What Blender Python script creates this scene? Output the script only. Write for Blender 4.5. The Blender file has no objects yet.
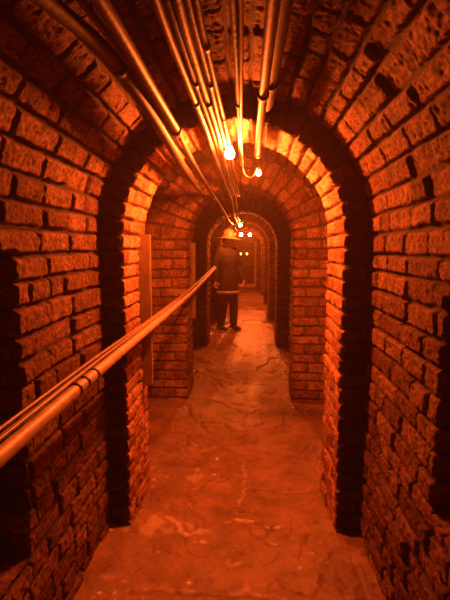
import bpy, bmesh, math, random
import numpy as np
from mathutils import Vector, Matrix
C = bpy.context.scene.collection
PI = math.pi

# ------------------------------------------------------------------ tagging
def tag(o, label=None, cat=None, group=None, kind=None):
    if label: o['label'] = label
    if cat: o['category'] = cat
    if group: o['group'] = group
    if kind: o['kind'] = kind
    return o

def empty(name, loc=(0, 0, 0)):
    o = bpy.data.objects.new(name, None)
    o.empty_display_size = .05
    o.location = loc
    C.objects.link(o)
    return o

def link_mesh(name, me, mat, parent=None, smooth=True):
    o = bpy.data.objects.new(name, me)
    C.objects.link(o)
    if mat: me.materials.append(mat)
    if smooth: me.polygons.foreach_set('use_smooth', [True] * len(me.polygons))
    if parent:
        o.parent = parent
        o.matrix_parent_inverse = Matrix.Translation(-Vector(parent.location))
    return o

def obj(name, bm, mat, parent=None, smooth=True):
    me = bpy.data.meshes.new(name)
    bmesh.ops.recalc_face_normals(bm, faces=bm.faces[:])
    bm.to_mesh(me); bm.free()
    return link_mesh(name, me, mat, parent, smooth)

# ------------------------------------------------------------------ noise
def vnoise(x, y, seed=0):
    xi = np.floor(x).astype(np.int64); yi = np.floor(y).astype(np.int64)
    xf = x - xi; yf = y - yi
    xf = xf * xf * (3 - 2 * xf); yf = yf * yf * (3 - 2 * yf)
    def h(a, b):
        n = (a * 374761393 + b * 668265263 + seed * 1442695041) & 0x7fffffff
        n = ((n ^ (n >> 13)) * 1274126177) & 0x7fffffff
        return ((n ^ (n >> 16)) & 0xffff) / 65535.0
    return ((h(xi, yi) * (1 - xf) + h(xi + 1, yi) * xf) * (1 - yf) + (h(xi, yi + 1) * (1 - xf) + h(xi + 1, yi + 1) * xf) * yf) * 2 - 1

def fbm(x, y, seed=0, o=3, gain=.5):
    r = 0; a = 1; t = 0
    for k in range(o):
        r = r + a * vnoise(x * 2 ** k + 17.3 * k, y * 2 ** k + 5.1 * k, seed + k); t += a; a *= gain
    return r / t

def sstep(a, b, x):
    t = np.clip((x - a) / (b - a), 0, 1)
    return t * t * (3 - 2 * t)

def hash1(n, seed=0):
    n = np.asarray(n).astype(np.int64)
    n = (n * 2654435761 + seed * 97531 + 12345) & 0x7fffffff
    n = ((n ^ (n >> 15)) * 2246822519) & 0x7fffffff
    n = ((n ^ (n >> 13)) * 3266489917) & 0x7fffffff
    return ((n ^ (n >> 16)) & 0xffff) / 65535.0

# ------------------------------------------------------------------ materials
def newmat(name):
    m = bpy.data.materials.new(name); m.use_nodes = True
    nt = m.node_tree
    return m, nt, nt.nodes['Principled BSDF'], nt.nodes['Material Output']

def plain(name, col, rough=.5, metal=0, noise=None, col2=None, bump=0, bscale=80):
    m, nt, b, out = newmat(name)
    b.inputs['Base Color'].default_value = (*col, 1)
    b.inputs['Roughness'].default_value = rough
    b.inputs['Metallic'].default_value = metal
    tc = nt.nodes.new('ShaderNodeTexCoord')
    if noise:
        n = nt.nodes.new('ShaderNodeTexNoise'); n.inputs['Scale'].default_value = noise; n.inputs['Detail'].default_value = 6
        nt.links.new(tc.outputs['Object'], n.inputs['Vector'])
        r = nt.nodes.new('ShaderNodeValToRGB')
        r.color_ramp.elements[0].position = .35; r.color_ramp.elements[1].position = .65
        r.color_ramp.elements[0].color = (*col, 1); r.color_ramp.elements[1].color = (*(col2 or [c * .5 for c in col]), 1)
        nt.links.new(n.outputs['Fac'], r.inputs['Fac']); nt.links.new(r.outputs['Color'], b.inputs['Base Color'])
    if bump:
        n2 = nt.nodes.new('ShaderNodeTexNoise'); n2.inputs['Scale'].default_value = bscale; n2.inputs['Detail'].default_value = 5
        nt.links.new(tc.outputs['Object'], n2.inputs['Vector'])
        bp = nt.nodes.new('ShaderNodeBump'); bp.inputs['Strength'].default_value = bump; bp.inputs['Distance'].default_value = .004
        nt.links.new(n2.outputs['Fac'], bp.inputs['Height']); nt.links.new(bp.outputs['Normal'], b.inputs['Normal'])
    return m

def brick_material(name, g, mg=1):
    m, nt, b, out = newmat(name)
    N = nt.nodes.new; L = nt.links.new
    at = N('ShaderNodeAttribute'); at.attribute_name = 'brick'
    sp = N('ShaderNodeSeparateColor'); L(at.outputs['Color'], sp.inputs['Color'])
    tc = N('ShaderNodeTexCoord')
    r = N('ShaderNodeValToRGB'); L(sp.outputs['Red'], r.inputs['Fac'])
    e = r.color_ramp.elements
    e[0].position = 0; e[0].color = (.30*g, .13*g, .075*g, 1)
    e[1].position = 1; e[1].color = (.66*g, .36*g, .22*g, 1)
    x = r.color_ramp.elements.new(.5); x.color = (.50*g, .25*g, .14*g, 1)
    n1 = N('ShaderNodeTexNoise'); n1.inputs['Scale'].default_value = 14; n1.inputs['Detail'].default_value = 8; n1.inputs['Roughness'].default_value = .7
    L(tc.outputs['Object'], n1.inputs['Vector'])
    r2 = N('ShaderNodeValToRGB'); L(n1.outputs['Fac'], r2.inputs['Fac'])
    r2.color_ramp.elements[0].position = .36; r2.color_ramp.elements[0].color = (.45, .42, .40, 1)
    r2.color_ramp.elements[1].position = .62; r2.color_ramp.elements[1].color = (1.15, 1.12, 1.1, 1)
    mu = N('ShaderNodeMix'); mu.data_type = 'RGBA'; mu.blend_type = 'MULTIPLY'; mu.inputs['Factor'].default_value = 1
    n3 = N('ShaderNodeTexNoise'); n3.inputs['Scale'].default_value = 75; n3.inputs['Detail'].default_value = 4; n3.inputs['Roughness'].default_value = .6
    L(tc.outputs['Object'], n3.inputs['Vector'])
    r3 = N('ShaderNodeValToRGB'); L(n3.outputs['Fac'], r3.inputs['Fac'])
    r3.color_ramp.elements[0].position = .38; r3.color_ramp.elements[0].color = (.38, .34, .32, 1)
    r3.color_ramp.elements[1].position = .58; r3.color_ramp.elements[1].color = (1.12, 1.12, 1.12, 1)
    mm = N('ShaderNodeMix'); mm.data_type = 'RGBA'; mm.blend_type = 'MULTIPLY'; mm.inputs['Factor'].default_value = 1
    L(r2.outputs['Color'], mm.inputs[6]); L(r3.outputs['Color'], mm.inputs[7])
    L(r.outputs['Color'], mu.inputs[6]); L(mm.outputs[2], mu.inputs[7])
    mo = N('ShaderNodeMix'); mo.data_type = 'RGBA'
    mo.inputs[6].default_value = (.10*g*mg, .06*g*mg, .04*g*mg, 1)
    L(sp.outputs['Green'], mo.inputs['Factor']); L(mu.outputs[2], mo.inputs[7])
    L(mo.outputs[2], b.inputs['Base Color'])
    b.inputs['Roughness'].default_value = .88
    b.inputs['Specular IOR Level'].default_value = .25
    n2 = N('ShaderNodeTexNoise'); n2.inputs['Scale'].default_value = 85; n2.inputs['Detail'].default_value = 6; n2.inputs['Roughness'].default_value = .75
    L(tc.outputs['Object'], n2.inputs['Vector'])
    bp = N('ShaderNodeBump'); bp.inputs['Strength'].default_value = 1.0; bp.inputs['Distance'].default_value = .012
    L(n2.outputs['Fac'], bp.inputs['Height']); L(bp.outputs['Normal'], b.inputs['Normal'])
    return m

def floor_material():
    m, nt, b, out = newmat('wet_stone_floor')
    N = nt.nodes.new; L = nt.links.new
    at = N('ShaderNodeAttribute'); at.attribute_name = 'brick'
    sp = N('ShaderNodeSeparateColor'); L(at.outputs['Color'], sp.inputs['Color'])
    tc = N('ShaderNodeTexCoord')
    n1 = N('ShaderNodeTexNoise'); n1.inputs['Scale'].default_value = 5; n1.inputs['Detail'].default_value = 10; n1.inputs['Roughness'].default_value = .65
    L(tc.outputs['Object'], n1.inputs['Vector'])
    r = N('ShaderNodeValToRGB'); L(n1.outputs['Fac'], r.inputs['Fac'])
    r.color_ramp.elements[0].position = .34; r.color_ramp.elements[0].color = (.17, .085, .05, 1)
    r.color_ramp.elements[1].position = .66; r.color_ramp.elements[1].color = (.36, .205, .135, 1)
    mo = N('ShaderNodeMix'); mo.data_type = 'RGBA'; mo.inputs[7].default_value = (.95, .72, .54, 1)
    L(sp.outputs['Blue'], mo.inputs['Factor']); L(r.outputs['Color'], mo.inputs[6])
    dk = N('ShaderNodeMix'); dk.data_type = 'RGBA'; dk.inputs[7].default_value = (.11, .055, .035, 1)
    L(sp.outputs['Green'], dk.inputs['Factor']); L(mo.outputs[2], dk.inputs[6])
    L(dk.outputs[2], b.inputs['Base Color'])
    mr = N('ShaderNodeMapRange'); mr.inputs['To Min'].default_value = .62; mr.inputs['To Max'].default_value = .2
    L(sp.outputs['Red'], mr.inputs['Value']); L(mr.outputs['Result'], b.inputs['Roughness'])
    n2 = N('ShaderNodeTexNoise'); n2.inputs['Scale'].default_value = 45; n2.inputs['Detail'].default_value = 7; n2.inputs['Roughness'].default_value = .65
    L(tc.outputs['Object'], n2.inputs['Vector'])
    bp = N('ShaderNodeBump'); bp.inputs['Strength'].default_value = .7; bp.inputs['Distance'].default_value = .012
    L(n2.outputs['Fac'], bp.inputs['Height']); L(bp.outputs['Normal'], b.inputs['Normal'])
    return m

M = {}
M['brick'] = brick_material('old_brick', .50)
M['shadebrick'] = brick_material('shaded_brick', .16)  # brick darkened to paint in the shade on arch fronts
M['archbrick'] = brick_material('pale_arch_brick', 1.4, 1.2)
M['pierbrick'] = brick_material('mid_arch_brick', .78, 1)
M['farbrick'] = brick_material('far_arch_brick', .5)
M['floor'] = floor_material()
M['rail'] = plain('galvanised_rail', (.60, .45, .35), .5, .1, 22, (.40, .28, .21), .25, 60)
M['conduit'] = plain('painted_conduit', (.11, .07, .05), .5, 0, 18, (.05, .03, .022), .2, 60)
M['iron'] = plain('dark_iron', (.045, .028, .02), .6, 0, 20, (.03, .018, .013), .3, 60)
M['cable'] = plain('cable_sheath', (.33, .22, .16), .42, 0, 30, (.2, .13, .09))
for k_ in ('iron', 'conduit'): M[k_].node_tree.nodes['Principled BSDF'].inputs['Specular IOR Level'].default_value = .3
M['black'] = plain('black_rubber', (.03, .022, .02), .5)
M['wood'] = plain('weathered_wood', (.26, .17, .11), .6, 0, 9, (.17, .11, .07), .4, 40)
M['palewood'] = plain('pale_timber', (.6, .42, .3), .7, 0, 9, (.5, .34, .24), .4, 40)
M['darkwood'] = plain('dark_wood', (.14, .08, .05), .7, 0, 9, (.09, .05, .03), .4, 40)
M['stone'] = plain('pale_stone', (.62, .45, .33), .6, 0, 8, (.45, .3, .2), .4, 40)
M['jacket'] = plain('dark_jacket', (.022, .012, .009), .85, 0, 14, (.015, .008, .006), .4, 50)
M['trousers'] = plain('dark_trousers', (.045, .025, .02), .85, 0, 14, (.03, .018, .014), .4, 50)
M['hem'] = plain('pale_hem', (.50, .36, .27), .7, 0, 20, (.4, .28, .2))
M['boot'] = plain('work_boot', (.07, .045, .03), .5, 0, 20, (.045, .03, .02))
M['skin'] = plain('skin', (.55, .33, .24), .6, 0, 12, (.38, .22, .16))
M['hat'] = plain('hard_hat_shell', (.26, .15, .08), .5, 0, 10, (.22, .12, .065))
M['hair'] = plain('dark_hair', (.03, .02, .015), .6, 0, 60, (.02, .012, .01), .5, 90)
M['eye'] = plain('eye', (.05, .03, .02), .2)

def glow(name, col, strength):
    m, nt, b, out = newmat(name)
    e = nt.nodes.new('ShaderNodeEmission')
    e.inputs['Color'].default_value = (*col, 1); e.inputs['Strength'].default_value = strength
    nt.links.new(e.outputs[0], out.inputs['Surface'])
    return m
LCOL = (1.0, .110, .012)

# ------------------------------------------------------------------ displaced brick sheets
def rows_for(length, pitch, rng):
    n = max(1, round(length / pitch))
    e = np.linspace(0, length, n + 1)
    e[1:-1] += rng.uniform(-.006, .006, n - 1)
    return e

def bricks(U, V, edges, joints, seed, H=.022, joint=.0045, soft=.0075, wob=.0035, miss=.012):
    """U along the bricks, V across courses -> (displacement from the brick face, brick random, brick mask, mortar on a course line)"""
    u = U + wob * fbm(U * 9, V * 9, seed + 11, 2)
    v = V + wob * fbm(U * 7, V * 7, seed + 23, 2) + .006 * fbm(U * 1.6, V * 1.6, seed + 31, 1)
    row = np.clip(np.searchsorted(edges, v.ravel(), side='right').reshape(v.shape) - 1, 0, len(edges) - 2)
    dv = np.minimum(v - edges[row], edges[row + 1] - v)
    dv = np.maximum(dv, 0)
    du = np.ones_like(u); idx = np.zeros(u.shape, np.int64); cu = np.zeros_like(u)
    for r in range(len(edges) - 1):
        m = row == r
        if not m.any(): continue
        j = joints[r]; uu = u[m]
        k = np.searchsorted(j, uu)
        lo = j[np.clip(k - 1, 0, len(j) - 1)]; hi = j[np.clip(k, 0, len(j) - 1)]
        du[m] = np.minimum(np.where(k > 0, uu - lo, 9), np.where(k < len(j), hi - uu, 9))
        idx[m] = k; cu[m] = np.clip(uu - (lo + hi) / 2, -.3, .3)
    bid = row * 1009 + idx
    rnd = hash1(bid, seed); rnd2 = hash1(bid, seed + 5); rnd3 = hash1(bid, seed + 9); rnd4 = hash1(bid, seed + 13)
    chip = .007 * np.clip(fbm(U * 22, V * 22, seed + 41, 2), 0, 1)
    jj = joint * (.7 + .8 * rnd2)
    mv = sstep(jj - .002, jj + soft, dv - chip)
    mu_ = sstep(jj - .002, jj + soft, du - chip)
    mask = mv * mu_
    cv = v - (edges[row] + edges[row + 1]) / 2
    face = (rnd2 - .5) * .012 + cv * (rnd3 - .5) * .10 + cu * (rnd4 - .5) * .05
    face = np.where(rnd3 > 1 - miss, -H * .85, face)
    rough = .006 * fbm(U * 40, V * 40, seed + 51, 3, .65) + .0035 * fbm(U * 95, V * 95, seed + 61, 2)
    disp = -H * (1 - mask) + face * mask + rough * (.35 + .65 * mask)
    return disp, rnd, mask, np.exp(-(dv / .011) ** 2)

def sheet(name, P, rnd, mask, blue, mat, flip=False):
    nu, nv = P.shape[:2]
    me = bpy.data.meshes.new(name)
    co = P.reshape(-1, 3).astype(np.float32)
    i = np.arange(nu * nv).reshape(nu, nv)
    q = np.stack([i[:-1, :-1], i[1:, :-1], i[1:, 1:], i[:-1, 1:]], -1).reshape(-1, 4)
    if flip: q = q[:, ::-1]
    me.vertices.add(len(co)); me.vertices.foreach_set('co', co.ravel())
    me.loops.add(q.size); me.loops.foreach_set('vertex_index', np.ascontiguousarray(q).ravel().astype(np.int32))
    me.polygons.add(len(q)); me.polygons.foreach_set('loop_start', np.arange(0, q.size, 4, dtype=np.int32))
    me.polygons.foreach_set('loop_total', np.full(len(q), 4, np.int32))
    me.update(calc_edges=True); me.validate()
    a = me.color_attributes.new('brick', 'FLOAT_COLOR', 'POINT')
    c = np.stack([rnd, mask, blue, np.ones_like(rnd)], -1).astype(np.float32)
    a.data.foreach_set('color', c.ravel())
    me.polygons.foreach_set('use_smooth', np.ones(len(q), bool))
    me.materials.append(mat)
    o = bpy.data.objects.new(name, me); C.objects.link(o)
    return o

def stretch_joints(rng, u0, u1, n, mean=.24):
    out = []
    for r in range(n):
        u = u0 - rng.uniform(0, .3); j = []
        while u < u1:
            j.append(u); u += mean * (rng.uniform(.85, 1.2) if rng.random() < .7 else rng.uniform(.5, .65))
        j.append(u); out.append(np.array(j))
    return out

def grade(a, b, c, near, far):
    """samples from a to c: step `far` in a..b and `near` in b..c"""
    x = list(np.arange(a, b, far)) + list(np.arange(b, c, near)) + [c]
    return np.array(x)

def tunnel(ys, xl, xr, zs, res_v, seed, pitch=.09, names=('wall_left', 'wall_right', 'ceiling'), niche=None, H=.022, y_lo=None):
    rng = np.random.default_rng(seed)
    y0, y1 = ys[0], ys[-1]
    r = (xr - xl) / 2; cx = (xl + xr) / 2
    zz = np.arange(-.06, zs + res_v * .5, res_v); zz[-1] = zs
    outs = []
    for side in (0, 1):
        U, V = np.meshgrid(ys, zz, indexing='ij')
        e = rows_for(zs + .06, pitch, rng) - .06
        d, rnd, m, _ = bricks(U, V, e, stretch_joints(rng, y0, y1, len(e) - 1), seed + side * 7, H)
        d = d + .012 * fbm(U * .9, V * .9, seed + 3 + side, 2)
        if niche:
            a, b, lo, hi = niche[side]
            w = .012 * fbm(U * 14, V * 14, seed + 77, 2)
            k = sstep(a - .01, a + .006, U + w) * sstep(-b - .01, -b + .006, -U + w) * sstep(lo - .01, lo + .006, V + w) * sstep(-hi - .01, -hi + .006, -V + w)
            d = d - k * .34
        P = np.stack([(xl + d) if side == 0 else (xr - d), U, V], -1)
        o = sheet(names[side], P, rnd, m, m * 0, M['brick'], flip=(side == 1))
        tag(o, kind='structure'); outs.append(o)
    L = PI * r
    vv = np.linspace(0, L, int(L / res_v) + 1)
    U, V = np.meshgrid(ys, vv, indexing='ij')
    e = rows_for(L, pitch, rng)
    d, rnd, m, _ = bricks(U, V, e, stretch_joints(rng, y0, y1, len(e) - 1), seed + 19, H, miss=.04)
    d = d + .012 * fbm(U * .9, V * .9, seed + 5, 2)
    th = PI - V / r
    P = np.stack([cx + (r - d) * np.cos(th), U, zs + (r - d) * np.sin(th)], -1)
    o = sheet(names[2], P, rnd, m, m * 0, M['brick'])
    tag(o, kind='structure')

def brick_arch(name, label, yf, D, xl, xr, top, T, res, seed, mat, dark_face=False, pitch=.086, H=.018):
    rng = np.random.default_rng(seed)
    r = (xr - xl) / 2; cx = (xl + xr) / 2; zs = top - r
    leg = zs + .06; arc = PI * r; Ltot = 2 * leg + arc
    v = np.linspace(0, Ltot, int(Ltot / res) + 1)
    s = np.unique(np.round(np.concatenate([np.arange(0, T - .05, res * 1.6), np.arange(T - .05, T + .06, res * .7),
                                           np.arange(T + .06, T + D - .03, res * 1.1), np.arange(T + D - .03, T + D + .03, res), np.arange(T + D + .03, 2 * T + D, res * 2), [2 * T + D]]), 5))
    S, V = np.meshgrid(s, v, indexing='ij')
    e = np.concatenate([rows_for(leg, pitch, rng), leg + rows_for(arc, pitch, rng)[1:], leg + arc + rows_for(leg, pitch, rng)[1:]])
    js = []
    for k in range(len(e) - 1):
        w = rng.uniform(-.02, .02)
        if k % 2: j = [T - .36, T - .12 + w, T + .115 + w, T + .345 + w, T + D + .12, T + D + .36]
        else: j = [T - .24 + w, T + .23 + w, T + D - .002, T + D + .24]
        js.append(np.sort(np.array([x for x in j])))
    d, rnd, m, mc = bricks(S, V, e, js, seed, H, soft=.006)
    dcf = np.abs(S - T); dcb = np.abs(S - T - D)
    d = d - .006 * m * np.exp(-(dcf / .010) ** 2) - .009 * m * np.exp(-(dcb / .012) ** 2)
    # the joints are worn into notches along the front arris
    reach = .024 + .022 * (.5 + .5 * vnoise(V * 23, V * 0 + 3.3, seed + 90))
    notch = mc * np.where(S < T, np.clip(1 - (T - S) / reach, 0, 1), np.clip(1 - (S - T) / .03, 0, 1))
    d = d - .026 * notch + H * .3 * (1 - m) * mc * (dcf < .03)
    d = d + .010 * fbm(S * 1.5, V * 1.5, seed + 3, 2)
    # inner profile
    phi = np.clip((V - leg) / r, 0, PI)
    inarc = (V > leg) & (V < leg + arc)
    px = np.where(V <= leg, xl, np.where(V >= leg + arc, xr, cx - r * np.cos(phi)))
    pz = np.where(V <= leg, V - .06, np.where(V >= leg + arc, Ltot - V - .06, zs + r * np.sin(phi)))
    nx = np.where(V <= leg, -1., np.where(V >= leg + arc, 1., -np.cos(phi)))
    nz = np.where(inarc, np.sin(phi), 0.)
    t = np.where(S < T, T - S, np.where(S < T + D, 0, S - T - D))
    y = np.where(S < T, yf, np.where(S < T + D, yf + S - T, yf + D))
    # displacement direction: front -y, soffit inward, back +y, blended round the corners
    wf = sstep(-.006, .006, T - S); wb = sstep(-.006, .006, S - T - D); ws = 1 - wf - wb
    dt = -ws * d; dy = (-wf + wb) * d
    P = np.stack([px + nx * (t + dt), y + dy, pz + nz * (t + dt)], -1)
    o = sheet(name, P, rnd, m, m * 0, mat, flip=False)
    # the face towards the viewer has its shade painted in as darker brick
    o.data.materials.append(M['shadebrick'])
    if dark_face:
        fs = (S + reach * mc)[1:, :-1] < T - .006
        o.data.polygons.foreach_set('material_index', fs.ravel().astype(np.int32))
    tag(o, label, None, 'brick arches along the tunnel', 'structure')
    return o

# ---- the near tunnel
ysA = grade(-.8, 1.05, 2.30, .0052, .02)
tunnel(ysA, -.75, .565, 1.515, .0052, 101, pitch=.086, niche=((.45, 1.39, .40, 1.43), (.45, 1.37, .62, 1.30)), H=.019)
# ---- chamber behind the first arch
ysB = np.arange(2.5, 4.36, .009)
tunnel(ysB, -1.02, .72, 1.38, .009, 211, names=('wall_left', 'wall_right', 'ceiling'))
# ---- further chambers
ysC = np.arange(4.4, 18.06, .03)
tunnel(ysC, -.90, .62, 1.40, .02, 307, names=('wall_left', 'wall_right', 'ceiling'))

ARCH = [  # yf, depth, xl, xr, top, T, res
    (2.19, .46, -.625, .43, 2.045, .22, .0055, 'front arch of rough brick, its lit soffit nearest the viewer'),
    (4.13, .46, -.605, .385, 2.02, .50, .008, 'second arch along the tunnel, brick piers lit on their faces'),
    (6.50, .46, -.650, .352, 1.965, .40, .012, 'third brick arch, dark face framing the person in the helmet'),
    (9.04, .46, -.630, .33, 1.96, .36, .016, 'fourth brick arch, just beyond the person in the helmet'),
    (11.7, .46, -.620, .31, 1.95, .36, .02, 'fifth brick arch deep in the tunnel'),
    (13.9, .46, -.640, .27, 1.94, .36, .022, 'sixth brick arch deep in the tunnel, next to last'),
    (16.0, .46, -.660, .23, 1.93, .36, .025, 'last small brick arch before the end wall'),
]
for k, (yf, D, xl, xr, top, T, res, lab) in enumerate(ARCH):
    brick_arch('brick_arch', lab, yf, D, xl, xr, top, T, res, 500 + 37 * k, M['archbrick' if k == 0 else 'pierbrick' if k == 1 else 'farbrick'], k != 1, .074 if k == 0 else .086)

# ---- end wall
rng = np.random.default_rng(9)
U, V = np.meshgrid(np.arange(-1., .75, .02), np.arange(-.05, 2.3, .02), indexing='ij')
e = rows_for(2.4, .09, rng) - .06
d, rnd, m, _ = bricks(U, V, e, stretch_joints(rng, -1, .75, len(e) - 1), 77)
o = sheet('wall_back', np.stack([U, 17.95 - d, V], -1), rnd, m, m * 0, M['brick'], flip=True); tag(o, kind='structure')

# ---- floor
def make_floor():
    ys = np.concatenate([np.arange(-.8, 1.2, .03), np.arange(1.2, 3.2, .006), np.arange(3.2, 6, .013), np.arange(6, 18.1, .03)])
    xs = np.arange(-1.12, .86, .007)
    U, V = np.meshgrid(xs, ys, indexing='ij')
    rng = np.random.default_rng(4)
    # flagstones: jittered cells
    cs = .46
    x = U + .07 * fbm(U * 3, V * 3, 3, 3); y = V + .07 * fbm(U * 3, V * 3, 8, 3)
    gx = np.floor(x / cs); gy = np.floor(y / (cs * 1.25))
    d1 = np.full(U.shape, 9.); d2 = np.full(U.shape, 9.); idd = np.zeros(U.shape, np.int64)
    for a in (-1, 0, 1):
        for b in (-1, 0, 1):
            cxx = gx + a; cyy = gy + b; key = (cxx + 50) * 977 + cyy + 50
            fx = (cxx + .5 + .42 * (hash1(key, 1) * 2 - 1)) * cs; fy = (cyy + .5 + .42 * (hash1(key, 2) * 2 - 1)) * cs * 1.25
            dd = np.hypot(x - fx, (y - fy) * .8)
            closer = dd < d1
            d2 = np.where(closer, d1, np.minimum(d2, dd)); idd = np.where(closer, key.astype(np.int64), idd); d1 = np.where(closer, dd, d1)
    gap = d2 - d1
    seam = 1 - sstep(.004, .03, gap + .02 * fbm(U * 12, V * 12, 5, 2))
    fade = sstep(-.35, .25, fbm(U * 1.1, V * 1.1, 15, 2))          # seams silted over in places
    seam = seam * fade * .55
    h = (hash1(idd, 3) - .5) * .012 * fade + .022 * fbm(U * 1.3, V * 1.3, 21, 3) + .007 * fbm(U * 8, V * 8, 25, 4, .6) + .0025 * fbm(U * 40, V * 40, 28, 2)
    h = h - .012 * seam
    t = 2.6 * fbm(U * 1.5 + 4, V * 1.35, 131, 5, .55) + .25 * fbm(U * 9, V * 9, 137, 3)   # flaked layers
    fr = t - np.floor(t)
    h = h + .009 * (np.floor(t) + sstep(0, .10, fr)) - .004 * np.exp(-((fr - .06) / .05) ** 2)
    t2 = 3.4 * fbm(U * 2.6 + 9, V * 2.2, 151, 4, .55); fr2 = t2 - np.floor(t2)
    h = h + .004 * (np.floor(t2) + sstep(0, .12, fr2)) - .009
    h = h + .004 * np.clip(fbm(U * 18, V * 18, 31, 2), .2, 1)
    # rises a little against the piers
    wet = sstep(-.15, .35, fbm(U * 1.7 + 3, V * 1.1, 41, 3))
    wet = np.clip(wet * .8 + .7 * sstep(4.5, 6.5, V), 0, 1)
    # broken edges of the stone skin: each a crack with a lip, its lit rim painted pale
    EDGES = [([(-0.046, 3.107), (-0.042, 2.831), (-0.032, 2.624), (-0.075, 2.432), (-0.08, 2.283), (-0.141, 2.209), (-0.234, 2.153), (-0.327, 2.128)], 0.5), ([(-0.08, 2.283), (0.006, 2.246), (0.079, 2.222), (0.165, 2.228)], 1.0), ([(-0.508, 2.305), (-0.425, 2.275), (-0.385, 2.219), (-0.36, 2.157), (-0.315, 2.129), (-0.257, 2.147)], 1.4), ([(-0.032, 2.624), (0.062, 2.624), (0.201, 2.569), (0.356, 2.588)], 0.3), ([(-0.441, 2.52), (-0.311, 2.608), (-0.244, 2.673), (-0.131, 2.763), (-0.041, 2.768)], 0.35), ([(-0.517, 1.764), (-0.315, 1.768), (-0.133, 1.761), (0.007, 1.756), (0.162, 1.732)], 0.6), ([(0.02, 2.981), (0.102, 3.028), (0.202, 2.95)], 0.4), ([(0.167, 2.084), (0.099, 2.098), (0.006, 2.167)], 0.35), ([(-0.116, 1.992), (-0.096, 1.911), (-0.037, 1.945), (0.011, 1.936)], 0.5)]
    lit_crust = np.zeros_like(U); crack = np.zeros_like(U)
    Uw = U + .018 * fbm(U * 9, V * 9, 201, 3) + .006 * fbm(U * 40, V * 40, 205, 2); Vw = V + .018 * fbm(U * 9, V * 9, 211, 3) + .006 * fbm(U * 40, V * 40, 215, 2)
    for pts, wt in EDGES:
        for (ax, ay), (bx, by) in zip(pts, pts[1:]):
            L2 = (bx - ax) ** 2 + (by - ay) ** 2
            t_ = np.clip(((Uw - ax) * (bx - ax) + (Vw - ay) * (by - ay)) / L2, 0, 1)
            dd = np.hypot(Uw - ax - t_ * (bx - ax), Vw - ay - t_ * (by - ay))
            up = Vw - ay - t_ * (by - ay)
            nn = .5 + .5 * fbm(U * 13, V * 13, 221, 2)
            wdt = .003 + .013 * wt * nn
            lit_crust = np.maximum(lit_crust, min(1, wt * 1.1) * np.exp(-((dd - .004) / wdt) ** 2) * sstep(.25, .55, nn + .25 * wt))
            o_ = np.hypot(Uw - ax - t_ * (bx - ax), Vw + .014 - ay - t_ * (by - ay))
            crack = np.maximum(crack, np.exp(-(o_ / .012) ** 2) * min(1, .5 + wt * .5))
    def blob(cx, cy, rx, ry): return np.exp(-((U - cx) / rx) ** 2 - ((V - cy) / ry) ** 2)
    lit_crust = .85 * lit_crust * sstep(-.2, .15, fbm(U * 16, V * 16, 231, 4, .65)) * (.55 + .45 * sstep(-.1, .2, fbm(U * 60, V * 60, 235, 2)))
    lit_crust = np.maximum(lit_crust, .30 * sstep(.40, .62, fbm(U * 6, V * 6, 81, 4, .6)))
    lit_crust = np.maximum(lit_crust, .9 * sstep(.55, .75, fbm(U * 26, V * 26, 83, 2)) * sstep(.1, .3, fbm(U * 3, V * 3, 85, 2)))
    h = h + .007 * lit_crust - .008 * crack
    pits = sstep(.52, .66, fbm(U * 34, V * 34, 95, 2)) * sstep(0, .3, fbm(U * 4, V * 4, 97, 2))
    h = h - .004 * pits
    dark = np.clip(.2 * np.exp(-((fr - .03) / .045) ** 2) + .12 * np.exp(-((fr2 - .03) / .06) ** 2) + .8 * crack + .6 * pits + seam * .3 + .45 * sstep(.15, .5, fbm(U * 2.2, V * 1.6, 91, 4, .6)) + 1.6 * blob(.34, 3.9, .30, .15) * (.7 + .6 * fbm(U * 7, V * 7, 241, 3)), 0, 1)  # blob: shadow beside the second arch's pier, painted into the colour
    P = np.stack([U, V, h - .004], -1)
    # colour channels: red = wetness, green = dark stain and painted pier shadow, blue = pale crust and painted lit rims
    o = sheet('floor', P, wet, dark * (1 - lit_crust), lit_crust, M['floor'], flip=False)
    tag(o, kind='structure')
make_floor()

# ------------------------------------------------------------------ tubes, boxes, lathes
def smooth_path(pts, n=6):
    """Catmull-Rom through the points"""
    p = [Vector(a) for a in pts]
    if len(p) < 3: 
        return [p[0].lerp(p[1], i / 12) for i in range(13)]
    q = [p[0] * 2 - p[1]] + p + [p[-1] * 2 - p[-2]]
    out = []
    for i in range(1, len(q) - 2):
        a, b, c, d = q[i - 1:i + 3]
        for k in range(n):
            t = k / n
            out.append(.5 * ((2 * b) + (-a + c) * t + (2 * a - 5 * b + 4 * c - d) * t * t + (-a + 3 * b - 3 * c + d) * t ** 3))
    out.append(p[-1])
    return out

def add_tube(bm, path, r, seg=10, caps=True):
    rings = []
    up = Vector((0, 0, 1))
    n = len(path)
    a = None
    for i, p in enumerate(path):
        t = (path[min(i + 1, n - 1)] - path[max(i - 1, 0)]).normalized()
        if a is None:
            a = t.cross(up)
            if a.length < .3: a = t.cross(Vector((1, 0, 0)))
        a = (a - t * a.dot(t)).normalized()          # carried along without twisting
        b = a.cross(t).normalized()
        rr = r(i / (n - 1)) if callable(r) else r
        rings.append([bm.verts.new(p + a * math.cos(k * 2 * PI / seg) * rr + b * math.sin(k * 2 * PI / seg) * rr) for k in range(seg)])
    for A, B in zip(rings, rings[1:]):
        for k in range(seg):
            bm.faces.new((A[k], A[(k + 1) % seg], B[(k + 1) % seg], B[k]))
    if caps:
        bm.faces.new(rings[0][::-1]); bm.faces.new(rings[-1])
    return bm

def tube(path, r, seg=10):
    bm = bmesh.new(); add_tube(bm, path, r, seg); return bm

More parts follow.
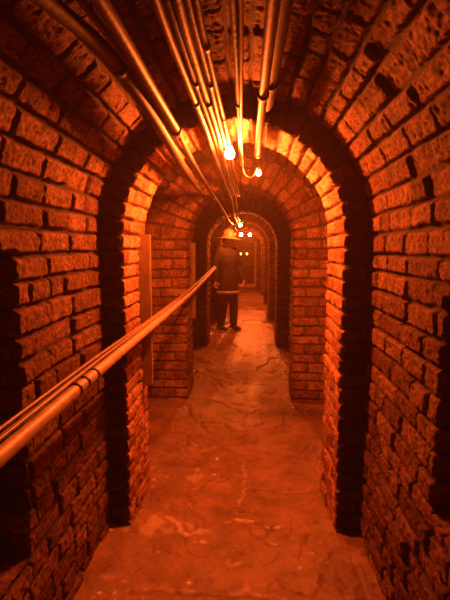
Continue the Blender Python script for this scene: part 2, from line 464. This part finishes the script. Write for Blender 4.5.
def ring_clamp(p, t, r, w=.02, seg=14):
    """a collar round a pipe at p, along direction t"""
    t = Vector(t).normalized(); p = Vector(p)
    return tube([p - t * w * .5, p - t * w * .42, p + t * w * .42, p + t * w * .5], lambda f: r * (.9 if f in (0, 1) else 1), seg)

def box(lo, hi, bev=.004, jit=0, seed=0):
    bm = bmesh.new()
    bmesh.ops.create_cube(bm, size=1)
    lo = Vector(lo); hi = Vector(hi); c = (lo + hi) / 2; s = hi - lo
    for v in bm.verts: v.co = Vector((c.x + v.co.x * s.x, c.y + v.co.y * s.y, c.z + v.co.z * s.z))
    bmesh.ops.bevel(bm, geom=bm.edges[:], offset=bev, segments=2, affect='EDGES')
    if jit:
        bmesh.ops.subdivide_edges(bm, edges=[e for e in bm.edges if e.calc_length() > .2], cuts=6)
        rd = random.Random(seed)
        for v in bm.verts: v.co += Vector((rd.uniform(-jit, jit), rd.uniform(-jit, jit), 0))
    return bm

def lathe(prof, c, seg=20, tilt=None):
    """prof: (radius, z) from the bottom up, about c"""
    bm = bmesh.new(); c = Vector(c); rings = []
    for r, z in prof:
        rings.append([bm.verts.new(Vector((r * math.cos(k * 2 * PI / seg), r * math.sin(k * 2 * PI / seg), z))) for k in range(seg)])
    for A, B in zip(rings, rings[1:]):
        for k in range(seg): bm.faces.new((A[k], A[(k + 1) % seg], B[(k + 1) % seg], B[k]))
    bm.faces.new(rings[0][::-1]); bm.faces.new(rings[-1])
    if tilt is not None:
        for v in bm.verts: v.co = tilt @ v.co
    for v in bm.verts: v.co += c
    return bm

# ------------------------------------------------------------------ handrail
def zrail(y):
    return np.interp(y, [.5, 1.36, 2.7, 3.85, 5.3, 6.85], [.985, 1.012, 1.03, 1.045, 1.09, 1.145])
def xrail(y):
    return np.interp(y, [.5, 2, 4.4, 6.85], [-.548, -.545, -.540, -.56])
RY = [.45, 1.0, 1.6, 2.2, 2.8, 3.4, 4.1, 4.8, 5.5, 6.2, 6.85]
rail = empty('handrail', (-.55, .45, 0))
tag(rail, 'round metal handrail pipe sloping along the tunnel beside the cables', 'handrail')
rp = smooth_path([(xrail(y), y, zrail(y)) for y in RY], 4)
obj('rail_pipe', tube(rp, .0205, 16), M['rail'], rail)
def rail_collar(y, mat, r=.0245, w=.022):
    obj('collar', ring_clamp((xrail(y), y, zrail(y)), (0, 1, (zrail(y + .05) - zrail(y - .05)) * 10), r, w), mat, rail)
for y in (1.33, 1.40, 1.49): rail_collar(y, M['black'], .0235, .012)
for y in (2.66, 2.70): rail_collar(y, M['rail'], .025, .022)
for y in (4.3, 5.6): rail_collar(y, M['black'], .0235, .014)
cab = [(-.018, .026, .0068), (-.006, .036, .0055), (-.030, .034, .0068), (-.020, .045, .0052)]
names = ['lowest cable lying along the top of the handrail', 'second cable from the handrail in the wall bundle', 'cable nearest the wall in the handrail bundle', 'topmost thin cable running above the handrail']
for k, (dx, dz, r) in enumerate(cab):
    rd = random.Random(k + 3)
    # behind the first support board the bundle comes together on top of the pipe
    pts = []
    for y in RY:
        s = float(np.interp(y, [.45, 1.4, 2.3, 3], [1.15, 1.0, .72, .66]))
        pts.append((xrail(y) + dx * min(s, .62 if 2.1 < y < 5 else s), y, zrail(y) + .0205 + (dz - .0205) * s * .8 + rd.uniform(-.002, .002)))
    o = obj('electric_cable', tube(smooth_path(pts, 4), r, 10), M['cable'])
    tag(o, names[k], 'cable', 'cables bundled along the handrail')

# support boards
for (x0, x1, y0, y1, z0, z1, lab) in (
        (-.66, -.572, 2.50, 2.54, .66, 1.525, 'upright wooden board fixed to the front brick arch, behind the handrail'),
        (-.64, -.566, 4.47, 4.52, .74, 1.50, 'upright wooden board fixed to the second brick arch, behind the handrail')):
    b = empty('support_board', ((x0 + x1) / 2, (y0 + y1) / 2, z0))
    tag(b, lab, 'board', 'wooden boards holding the handrail')
    obj('plank', box((x0, y0, z0), (x1, y1, z1), .004, .0012, 3), M['wood'], b, False)
    ym = (y0 + y1) / 2
    zr = float(zrail(ym))
    obj('bracket', box((x1 - .004, ym - .012, zr - .034), (xrail(ym) + .004, ym + .012, zr - .018), .002), M['iron'], b, False)

# ------------------------------------------------------------------ pipes under the vault
def pipe(name, label, pts, r, mat, collars=(), seg=12, n=5, cat='pipe', group='pipes under the vault', cmat='iron', cr=1.25):
    path = smooth_path(pts, n)
    if collars:
        e = empty(name, pts[0]); tag(e, label, cat, group)
        obj('tube', tube(path, r, seg), M[mat], e)
        for f in collars:
            i = min(int(f * (len(path) - 1)), len(path) - 2)
            obj('collar', ring_clamp(path[i].lerp(path[i + 1], .5), path[i + 1] - path[i], r * cr, .03), M[cmat], e)
    else:
        o = obj(name, tube(path, r, seg), M[mat]); tag(o, label, cat, group)

# group on the left haunch
pipe('ceiling_pipe', 'thick dark pipe along the left of the vault, lowest of the pipe group',
     [(-.50, .55, 1.94), (-.432, 1.02, 1.97), (-.393, 1.32, 1.975), (-.372, 1.78, 1.93), (-.37, 2.45, 1.88), (-.385, 3.05, 1.88), (-.405, 3.6, 1.90)], .021, 'iron', (.35, .8))
pipe('ceiling_pipe', 'bright straight pipe along the left haunch of the vault, ending in a collar',
     [(-.37, .55, 2.01), (-.335, 1.04, 1.985), (-.33, 1.5, 1.965), (-.325, 2.02, 1.945)], .018, 'conduit', (.985,), cr=1.35)
pipe('ceiling_pipe', 'thinner pipe continuing beyond the collar of the bright pipe',
     [(-.325, 2.0, 1.943), (-.327, 2.4, 1.925), (-.33, 2.9, 1.915), (-.335, 3.7, 1.91), (-.34, 5.0, 1.90), (-.33, 6.3, 1.84), (-.33, 7.4, 1.84), (-.33, 9.4, 1.83)], .0115, 'conduit')
pipe('ceiling_pipe', 'slim light pipe left of the bright one, curving down past the first arch',
     [(-.47, .8, 1.98), (-.41, 1.3, 1.965), (-.385, 1.72, 1.935), (-.375, 2.1, 1.905), (-.372, 2.6, 1.90), (-.39, 3.0, 1.905), (-.44, 3.3, 1.93), (-.52, 3.45, 1.98)], .0105, 'conduit', (.45,))
pipe('ceiling_pipe', 'thin pipe between the bright pipe and the slim curving one',
     [(-.40, .8, 2.0), (-.365, 1.3, 1.985), (-.352, 1.72, 1.955), (-.349, 2.2, 1.93), (-.35, 2.8, 1.925), (-.36, 3.6, 1.93), (-.36, 4.3, 1.90)], .009, 'conduit')
# middle group of conduits
mid = [(-.213, .0115, 'conduit', 1.985), (-.188, .010, 'iron', 1.99), (-.166, .0125, 'conduit', 1.985), (-.141, .010, 'conduit', 1.985), (-.120, .0085, 'conduit', 1.98)]
ml = ['leftmost conduit of the middle bundle under the vault', 'second conduit from the left in the middle bundle, darker', 'thickest conduit at the centre of the middle bundle',
      'fourth conduit in the middle bundle, above the bright bulb', 'slimmest conduit, at the right edge of the middle bundle']
for k, (x, r, mt, z) in enumerate(mid):
    rd = random.Random(k)
    pts = [(x + .02 + rd.uniform(-.006, .006), .5, z + .02)]
    for y in (1.0, 1.5, 2.0, 2.5, 3.1, 3.8, 4.6):
        pts.append((x + rd.uniform(-.003, .003) - .006 * (y > 2.6), y, z - .012 * (y > 2.1) + rd.uniform(-.003, .003)))
    if k in (0, 2):
        pts += [(x - .02, 5.5, 1.955), (x - .04, 6.4, 1.90), (x - .04, 7.2, 1.89), (x - .05, 9.3, 1.88)]
    pipe('conduit', ml[k], pts, r, mt, (.22, .42) if k % 2 == 0 else (.3,), 10, cat='pipe', group='conduits in the middle bundle', cmat='conduit', cr=1.3)
# single pipes right of the middle
pipe('ceiling_pipe', 'narrow pipe running alone just above the bulb, near the crown', [(-.045, .5, 2.0), (-.045, 1.04, 1.99), (-.052, 1.7, 1.985), (-.062, 2.3, 1.975), (-.072, 2.9, 1.97)], .0105, 'iron', (.5, .95))
pipe('electric_cable', 'thin cable sagging beside the narrow pipe near the crown', [(-.03, .5, 2.0), (-.028, 1.04, 1.985), (-.038, 1.5, 1.97), (-.05, 2.0, 1.965), (-.058, 2.5, 1.955), (-.06, 2.72, 1.945)], .006, 'cable', cat='cable', group='cables under the vault')
pipe('ceiling_pipe', 'stout pipe right of the crown, ending in an elbow above the small bulb', [(.05, .5, 2.0), (.043, 1.04, 1.99), (.036, 1.6, 1.985), (.030, 2.2, 1.98), (.027, 2.66, 1.975)], .0165, 'conduit', (.5, .97), cr=1.3)
pipe('ceiling_pipe', 'thick dark pipe tight under the crown of the near vault', [(.085, .5, 2.08), (.075, 1.04, 2.07), (.068, 1.5, 2.06), (.062, 1.95, 2.06), (.06, 2.14, 2.09)], .027, 'iron', (.6,))
# wires looping to the far bulbs
pipe('electric_cable', 'thin wire looping from the narrow pipe to the small bulb', [(-.06, 2.70, 1.945), (-.055, 2.74, 1.90), (-.03, 2.76, 1.872), (.0, 2.76, 1.875), (.028, 2.75, 1.925)], .0035, 'cable', cat='cable', group='cables under the vault', n=8)
pipe('electric_cable', 'loose cable drooping diagonally in front of the third arch', [(-.36, 4.2, 1.93), (-.34, 4.7, 1.90), (-.31, 5.3, 1.80), (-.25, 5.9, 1.735), (-.18, 6.3, 1.72), (-.12, 6.45, 1.74), (-.06, 6.75, 1.90)], .008, 'cable', cat='cable', group='cables under the vault')
pipe('electric_cable', 'coiled loop of cable hanging at the shoulder of the third arch', [(-.36, 6.1, 1.90), (-.46, 6.2, 1.84), (-.50, 6.3, 1.74), (-.46, 6.32, 1.66), (-.40, 6.32, 1.70), (-.39, 6.3, 1.80), (-.44, 6.25, 1.88), (-.50, 6.25, 1.80)], .0065, 'cable', cat='cable', group='cables under the vault', n=8)
pipe('electric_cable', 'straight slack cable from the second arch down to the third arch', [(-.28, 4.3, 1.92), (-.27, 5.0, 1.88), (-.25, 5.8, 1.80), (-.22, 6.4, 1.78), (-.2, 7.0, 1.80)], .0055, 'cable', cat='cable', group='cables under the vault')

# ------------------------------------------------------------------ lamps
def bulb(loc, r, strength, label, hang, col=LCOL):
    x, y, z = loc
    e = empty('light_bulb', loc)
    tag(e, label, 'light bulb', 'bare bulbs hanging along the tunnel')
    prof = [(r * .05, -r * 1.0), (r * .5, -r * .87), (r * .86, -r * .5), (r, 0), (r * .9, r * .45), (r * .62, r * .95), (r * .45, r * 1.35)]
    obj('glass', lathe(prof, loc, 16), glow('bulb_glow', col, strength), e)
    obj('socket', lathe([(r * .5, r * 1.3), (r * .58, r * 1.4), (r * .58, r * 2.2), (r * .42, r * 2.5), (r * .15, r * 2.6)], loc, 14), M['black'], e)
    if hang - (z + r * 2.5) > .004:
        obj('flex', tube([Vector((x, y, z + r * 2.5)), Vector((x, y, hang))], .0035, 8), M['black'], e)

bulb((-.118, 2.36, 1.925), .026, 5000, 'large glaring bulb hanging inside the front brick arch', 1.99)
bulb((.036, 2.78, 1.895), .015, 6500, 'small bulb under the elbow of the stout pipe', 1.962)
bulb((-.203, 7.55, 1.825), .026, 4200, 'brightest of the far bulbs, above the helmeted person', 2.08)
bulb((-.255, 10.4, 1.745), .034, 3000, 'far bulb close above the brim of the helmet', 2.08)
bulb((-.063, 12.9, 1.815), .038, 3000, 'far bulb farthest along the vault, away from the helmet', 2.08)

# ------------------------------------------------------------------ the person
def ball(bm, c, rx, ry, rz, seg=16):
    r = bmesh.ops.create_uvsphere(bm, u_segments=seg, v_segments=seg // 2 + 2, radius=1)
    for v in r['verts']: v.co = Vector((v.co.x * rx + c[0], v.co.y * ry + c[1], v.co.z * rz + c[2]))

def limb(bm, pts, radii, seg=14, n=5):
    path = smooth_path(pts, n)
    k = len(pts) - 1
    f = lambda t: float(np.interp(t * k, range(k + 1), radii))
    add_tube(bm, path, f, seg)
    ball(bm, pts[0], radii[0], radii[0], radii[0], 12); ball(bm, pts[-1], radii[-1], radii[-1], radii[-1], 12)

def fuse(name, bm, voxel, smooth, mat, parent, Mx):
    bmesh.ops.recalc_face_normals(bm, faces=bm.faces[:])
    me = bpy.data.meshes.new(name); bm.to_mesh(me); bm.free()
    t = bpy.data.objects.new('fuse', me); C.objects.link(t)
    r = t.modifiers.new('r', 'REMESH'); r.mode = 'VOXEL'; r.voxel_size = voxel
    s = t.modifiers.new('s', 'SMOOTH'); s.factor = .5; s.iterations = smooth
    dg = bpy.context.evaluated_depsgraph_get(); dg.update()
    out = bpy.data.meshes.new_from_object(t.evaluated_get(dg)); out.name = name
    bpy.data.objects.remove(t)
    out.transform(Mx)
    out.materials.clear()
    return link_mesh(name, out, mat, parent)

def ellipse_loft(bm, rings, seg=28, ripple=0, closed=True, seed=0):
    """rings of (cx, cy, z, rx, ry)"""
    R = []
    rd = random.Random(seed)
    for (cx, cy, z, rx, ry) in rings:
        ph = rd.uniform(0, 6)
        R.append([bm.verts.new((cx + rx * math.cos(a) * (1 + ripple * math.sin(5 * a + ph)), cy + ry * math.sin(a) * (1 + ripple * math.sin(7 * a + ph)), z)) for a in (k * 2 * PI / seg for k in range(seg))])
    for A, B in zip(R, R[1:]):
        for k in range(seg): bm.faces.new((A[k], A[(k + 1) % seg], B[(k + 1) % seg], B[k]))
    if closed:
        bm.faces.new(R[0][::-1]); bm.faces.new(R[-1])

def hand(bm, wrist, d, palm_n, side, spread=None, curl=.55):
    """palm and five bent fingers. d: along the hand; palm_n: out of the palm; side: towards the thumb"""
    w = Vector(wrist); d = Vector(d).normalized(); pn = Vector(palm_n).normalized(); s = Vector(side).normalized()
    for q in range(5):                                    # palm: a fan of overlapping metacarpals
        f = (q - 2) / 2
        limb(bm, [w + s * f * .016, w + d * .045 + s * f * .028, w + d * .088 + s * f * .034 - pn * .002], [.014, .014, .011], 8, 3)
    for q, (L, f) in enumerate(((.070, 1.0), (.080, .34), (.075, -.33), (.058, -1.0))):
        p = w + d * .086 + s * f * .038
        pts = [p]; ang = .18
        for seg_ in (.45, .32, .23):
            ang += curl * (.55 + .1 * q)
            p = p + (d * math.cos(ang) + pn * math.sin(ang)) * L * seg_
            pts.append(p)
        limb(bm, pts, [.0090, .0086, .0080, .0070], 8, 3)
    p = w + d * .022 + s * .026
    pts = [p, p + (d * .55 + s * .75 + pn * .35) * .036, p + (d * .85 + s * .75 + pn * .7) * .060, p + (d * 1.15 + s * .55 + pn * .9) * .072]
    limb(bm, pts, [.014, .0115, .010, .0085], 8, 3)

PL = Vector((-.435, 7.95, 0))
MX = Matrix.Translation(PL) @ Matrix.Rotation(math.radians(-140), 4, 'Z')
per = empty('person', PL)
tag(per, 'person in a pale hard hat, dark jacket and dark trousers, standing beyond the third arch', 'person')
SR, ER, WR = (.175, -.005, 1.385), (.240, -.06, 1.12), (.25, -.07, .875)
SL, EL, WL = (-.175, -.005, 1.385), (-.26, -.02, 1.125), (-.285, .08, .90)
HR, KR, AR = (.085, 0, .875), (.10, .02, .475), (.115, -.05, .085)
HL, KL, AL = (-.085, 0, .875), (-.10, .05, .47), (-.10, .06, .085)
bm = bmesh.new()
ball(bm, (0, 0, .93), .155, .115, .13); ball(bm, (0, -.005, 1.10), .135, .10, .16); ball(bm, (0, 0, 1.27), .165, .115, .16)
ball(bm, (0, -.01, 1.375), .145, .065, .05)
limb(bm, [(0, -.01, 1.38), (0, .01, 1.45), (0, .025, 1.53)], [.066, .055, .055])
for S_, E_, W_ in ((SR, ER, WR), (SL, EL, WL)): limb(bm, [S_, E_, W_], [.050, .042, .029])
for H_, K_, A_ in ((HR, KR, AR), (HL, KL, AL)): limb(bm, [H_, K_, A_], [.085, .058, .040])
for A_, tilt in ((AR, 0), (AL, 0)):
    a = Vector(A_)
    limb(bm, [a + Vector((0, -.04, -.03)), a + Vector((0, .06, -.045)), a + Vector((0, .16, -.055 - .02 * tilt))], [.038, .036, .026])
hand(bm, WR, (-.02, .30, -1), (-1, .1, 0), (0, 1, .2))
hand(bm, WL, (.03, .12, -1), (1, .1, 0), (0, 1, .12))
# head, turned a little towards the viewer's side
hd = bmesh.new()
ball(hd, (0, 0, .02), .076, .094, .095, 20)                       # skull
ball(hd, (0, .028, -.045), .058, .062, .066, 16)                  # jaw and cheeks
ball(hd, (0, .070, -.092), .024, .020, .018, 10)                  # chin
limb(hd, [(0, .085, .018), (0, .104, -.012), (0, .113, -.032)], [.008, .0105, .0135], 8, 3)   # nose
for sx in (-1, 1):
    ball(hd, (sx * .013, .098, -.036), .0085, .010, .007, 8)
    ball(hd, (sx * .078, -.008, -.012), .010, .020, .032, 10)     # ears
    ball(hd, (sx * .036, .070, -.032), .022, .018, .018, 10)      # cheekbones
ball(hd, (0, .082, .034), .052, .014, .009, 12)                   # brow
ball(hd, (0, .084, -.062), .022, .012, .006, 10); ball(hd, (0, .082, -.073), .019, .012, .0065, 10)  # lips
HM = Matrix.Translation((0, .03, 1.575)) @ Matrix.Rotation(math.radians(38), 4, 'Z') @ Matrix.Rotation(math.radians(-6), 4, 'X')
for v in hd.verts: v.co = HM @ v.co
tmp = bpy.data.meshes.new('t'); hd.to_mesh(tmp); hd.free(); bm.from_mesh(tmp); bpy.data.meshes.remove(tmp)
fuse('body', bm, .0042, 3, M['skin'], per, MX)
FM = MX @ HM
def placed(name, bm, mat, mx, parent=per):
    for v in bm.verts: v.co = mx @ v.co
    return obj(name, bm, mat, parent)
for sx in (-1, 1):
    b = bmesh.new(); ball(b, (sx * .031, .0835, .008), .012, .008, .0075, 12); placed('eye', b, M['eye'], FM)
b = bmesh.new(); ball(b, (0, .083, -.068), .021, .0125, .0022, 12); placed('mouth', b, plain('lip', (.40, .18, .14), .5), FM)
# hair below the helmet
b = bmesh.new(); ball(b, (0, -.016, .018), .083, .090, .094, 20)
for v in [v for v in b.verts if v.co.y > .03 and v.co.z < .05 or v.co.z < -.055]: v.co = v.co.lerp(Vector((0, -.02, .0)), .3)
placed('hair', b, M['hair'], FM)
# jacket: long body and sleeves
b = bmesh.new()
ellipse_loft(b, [(0, .01, .655, .205, .165), (0, .01, .70, .205, .163), (0, .008, .82, .20, .158), (0, 0, .95, .193, .15), (0, -.005, 1.08, .185, .14),
                 (0, 0, 1.22, .20, .148), (0, 0, 1.33, .205, .135), (0, -.005, 1.405, .17, .105), (0, 0, 1.445, .09, .085), (0, .005, 1.475, .078, .075)], 30, .022, True, 3)
for S_, E_, W_ in ((SR, ER, WR), (SL, EL, WL)):
    s = Vector(S_); e_ = Vector(E_); w_ = Vector(W_)
    limb(b, [s + Vector((-.03 if s.x > 0 else .03, 0, .0)), s.lerp(e_, .5), e_, e_.lerp(w_, .5), e_.lerp(w_, .97)], [.088, .083, .074, .065, .056])
fuse('jacket', b, .007, 4, M['jacket'], per, MX)
b = bmesh.new(); ellipse_loft(b, [(0, .01, .652, .209, .169), (0, .01, .664, .213, .172), (0, .01, .690, .213, .172), (0, .01, .70, .209, .168)], 30, .022, True, 3)
placed('jacket_hem', b, M['hem'], MX)['label'] = 'pale band along the hem of the jacket'
b = bmesh.new()
ball(b, (0, 0, .87), .17, .135, .12)
for H_, K_, A_ in ((HR, KR, AR), (HL, KL, AL)):
    h = Vector(H_); k = Vector(K_); a = Vector(A_)
    limb(b, [h, h.lerp(k, .5), k, k.lerp(a, .5), k.lerp(a, .93)], [.112, .100, .082, .074, .070])
fuse('trousers', b, .008, 4, M['trousers'], per, MX)
for A_, tilt in ((AR, 0), (AL, 0)):
    b = bmesh.new(); a = Vector(A_)
    dz = a.z - .085
    limb(b, [a + Vector((0, -.005, .06)), a + Vector((0, -.01, -.01))], [.055, .052])
    limb(b, [a + Vector((0, -.045, -.042)), a + Vector((0, .06, -.042 - dz * .3)), a + Vector((0, .17, -.050 - dz * .85))], [.042, .045, .034])
    fuse('boot', b, .006, 3, M['boot'], per, MX)
# hard hat with all-round brim
hatm = empty('hard_hat', PL); hatm.parent = per; hatm.matrix_parent_inverse = Matrix.Translation(-PL)
b = bmesh.new()
prof = [(1.86, .0), (1.88, .004), (1.84, .010), (1.10, .022), (1.02, .034), (.99, .06), (.92, .10), (.78, .132), (.55, .155), (.28, .166), (.02, .168)]
seg = 32; R = []
for f, z in prof:
    R.append([b.verts.new((.098 * f * math.cos(a), .116 * f * math.sin(a) + (.012 if f > 1.2 else 0), z - (.018 * max(0, math.sin(a)) * max(0, f - 1)) )) for a in (k * 2 * PI / seg for k in range(seg))])
for A, B in zip(R, R[1:]):
    for k in range(seg): b.faces.new((A[k], A[(k + 1) % seg], B[(k + 1) % seg], B[k]))
b.faces.new(R[-1]); b.faces.new(R[0][::-1])
HATM = FM @ Matrix.Translation((0, -.004, .040)) @ Matrix.Rotation(math.radians(4), 4, 'X')
for v in b.verts: v.co = HATM @ v.co
o = obj('shell', b, M['hat'], per); o.name = 'hat_shell'
b = bmesh.new()
add_tube(b, [Vector((0, -.10, .085)), Vector((0, -.05, .146)), Vector((0, 0, .170)), Vector((0, .05, .146)), Vector((0, .10, .085))], .009, 8)
placed('hat_ridge', b, M['hat'], HATM)
b = lathe([(.024, 0), (.026, .006), (.026, .022), (.020, .028)], (0, 0, 0), 16, Matrix.Rotation(math.radians(-90), 3, 'X'))
placed('headlamp', b, M['stone'], HATM @ Matrix.Translation((0, .104, .070)))
bpy.data.objects.remove(hatm)

# ------------------------------------------------------------------ far end of the tunnel
obj_ = obj('timber_post', box((.085, 17.3, 0), (.175, 17.4, 1.72), .008, .003, 2), M['palewood'], None, False)
tag(obj_, 'upright timber post at the far end of the tunnel', 'post')
obj_ = obj('timber_beam', box((-.62, 17.42, 1.02), (.07, 17.52, 1.14), .008, .003, 5), M['darkwood'], None, False)
tag(obj_, 'dark timber beam crossing the tunnel before the end wall', 'beam')
for x, lab in ((-.43, 'tiny lamp on the dark timber beam, farther from the post'), (-.20, 'tiny lamp on the dark timber beam, nearer the post')):
    e = empty('beam_lamp', (x, 17.47, 1.14)); tag(e, lab, 'lamp', 'small lamps on the far beam')
    obj('lamp_base', lathe([(.03, 0), (.03, .02), (.014, .03), (.014, .05)], (x, 17.47, 1.14), 12), M['iron'], e)
    obj('glass', lathe([(.014, .05), (.026, .065), (.03, .09), (.02, .115), (.004, .122)], (x, 17.47, 1.14), 12), glow('lamp_glow', LCOL, 60), e)
obj_ = obj('stone_step', box((-.62, 16.8, -.01), (.12, 17.25, .10), .015, .004, 8), M['stone'], None, False)
tag(obj_, 'pale stone step at the far end of the tunnel', 'step')

# ------------------------------------------------------------------ world, camera, look
w = bpy.data.worlds.new('World'); bpy.context.scene.world = w; w.use_nodes = True
w.node_tree.nodes['Background'].inputs[0].default_value = (.004, .0006, .0001, 1)
w.node_tree.nodes['Background'].inputs[1].default_value = 1
# thin haze in the damp air
vs = w.node_tree.nodes.new('ShaderNodeVolumeScatter'); vs.inputs['Density'].default_value = .007; vs.inputs['Anisotropy'].default_value = .35
vs.inputs['Color'].default_value = (1, .75, .6, 1)
w.node_tree.links.new(vs.outputs[0], w.node_tree.nodes['World Output'].inputs['Volume'])
cam = bpy.data.cameras.new('camera'); co = bpy.data.objects.new('camera', cam); C.objects.link(co)
cam.sensor_fit = 'VERTICAL'; cam.sensor_height = 36; cam.lens = 27
cam.clip_start = .02
co.location = (0, 0, 1.45)
co.rotation_euler = (math.radians(90 - 6.6), 0, math.radians(3.43))
sc = bpy.context.scene; sc.camera = co
sc.view_settings.view_transform = 'Standard'
sc.view_settings.look = 'None'
sc.view_settings.exposure = 0.0
sc.view_settings.gamma = 1.12
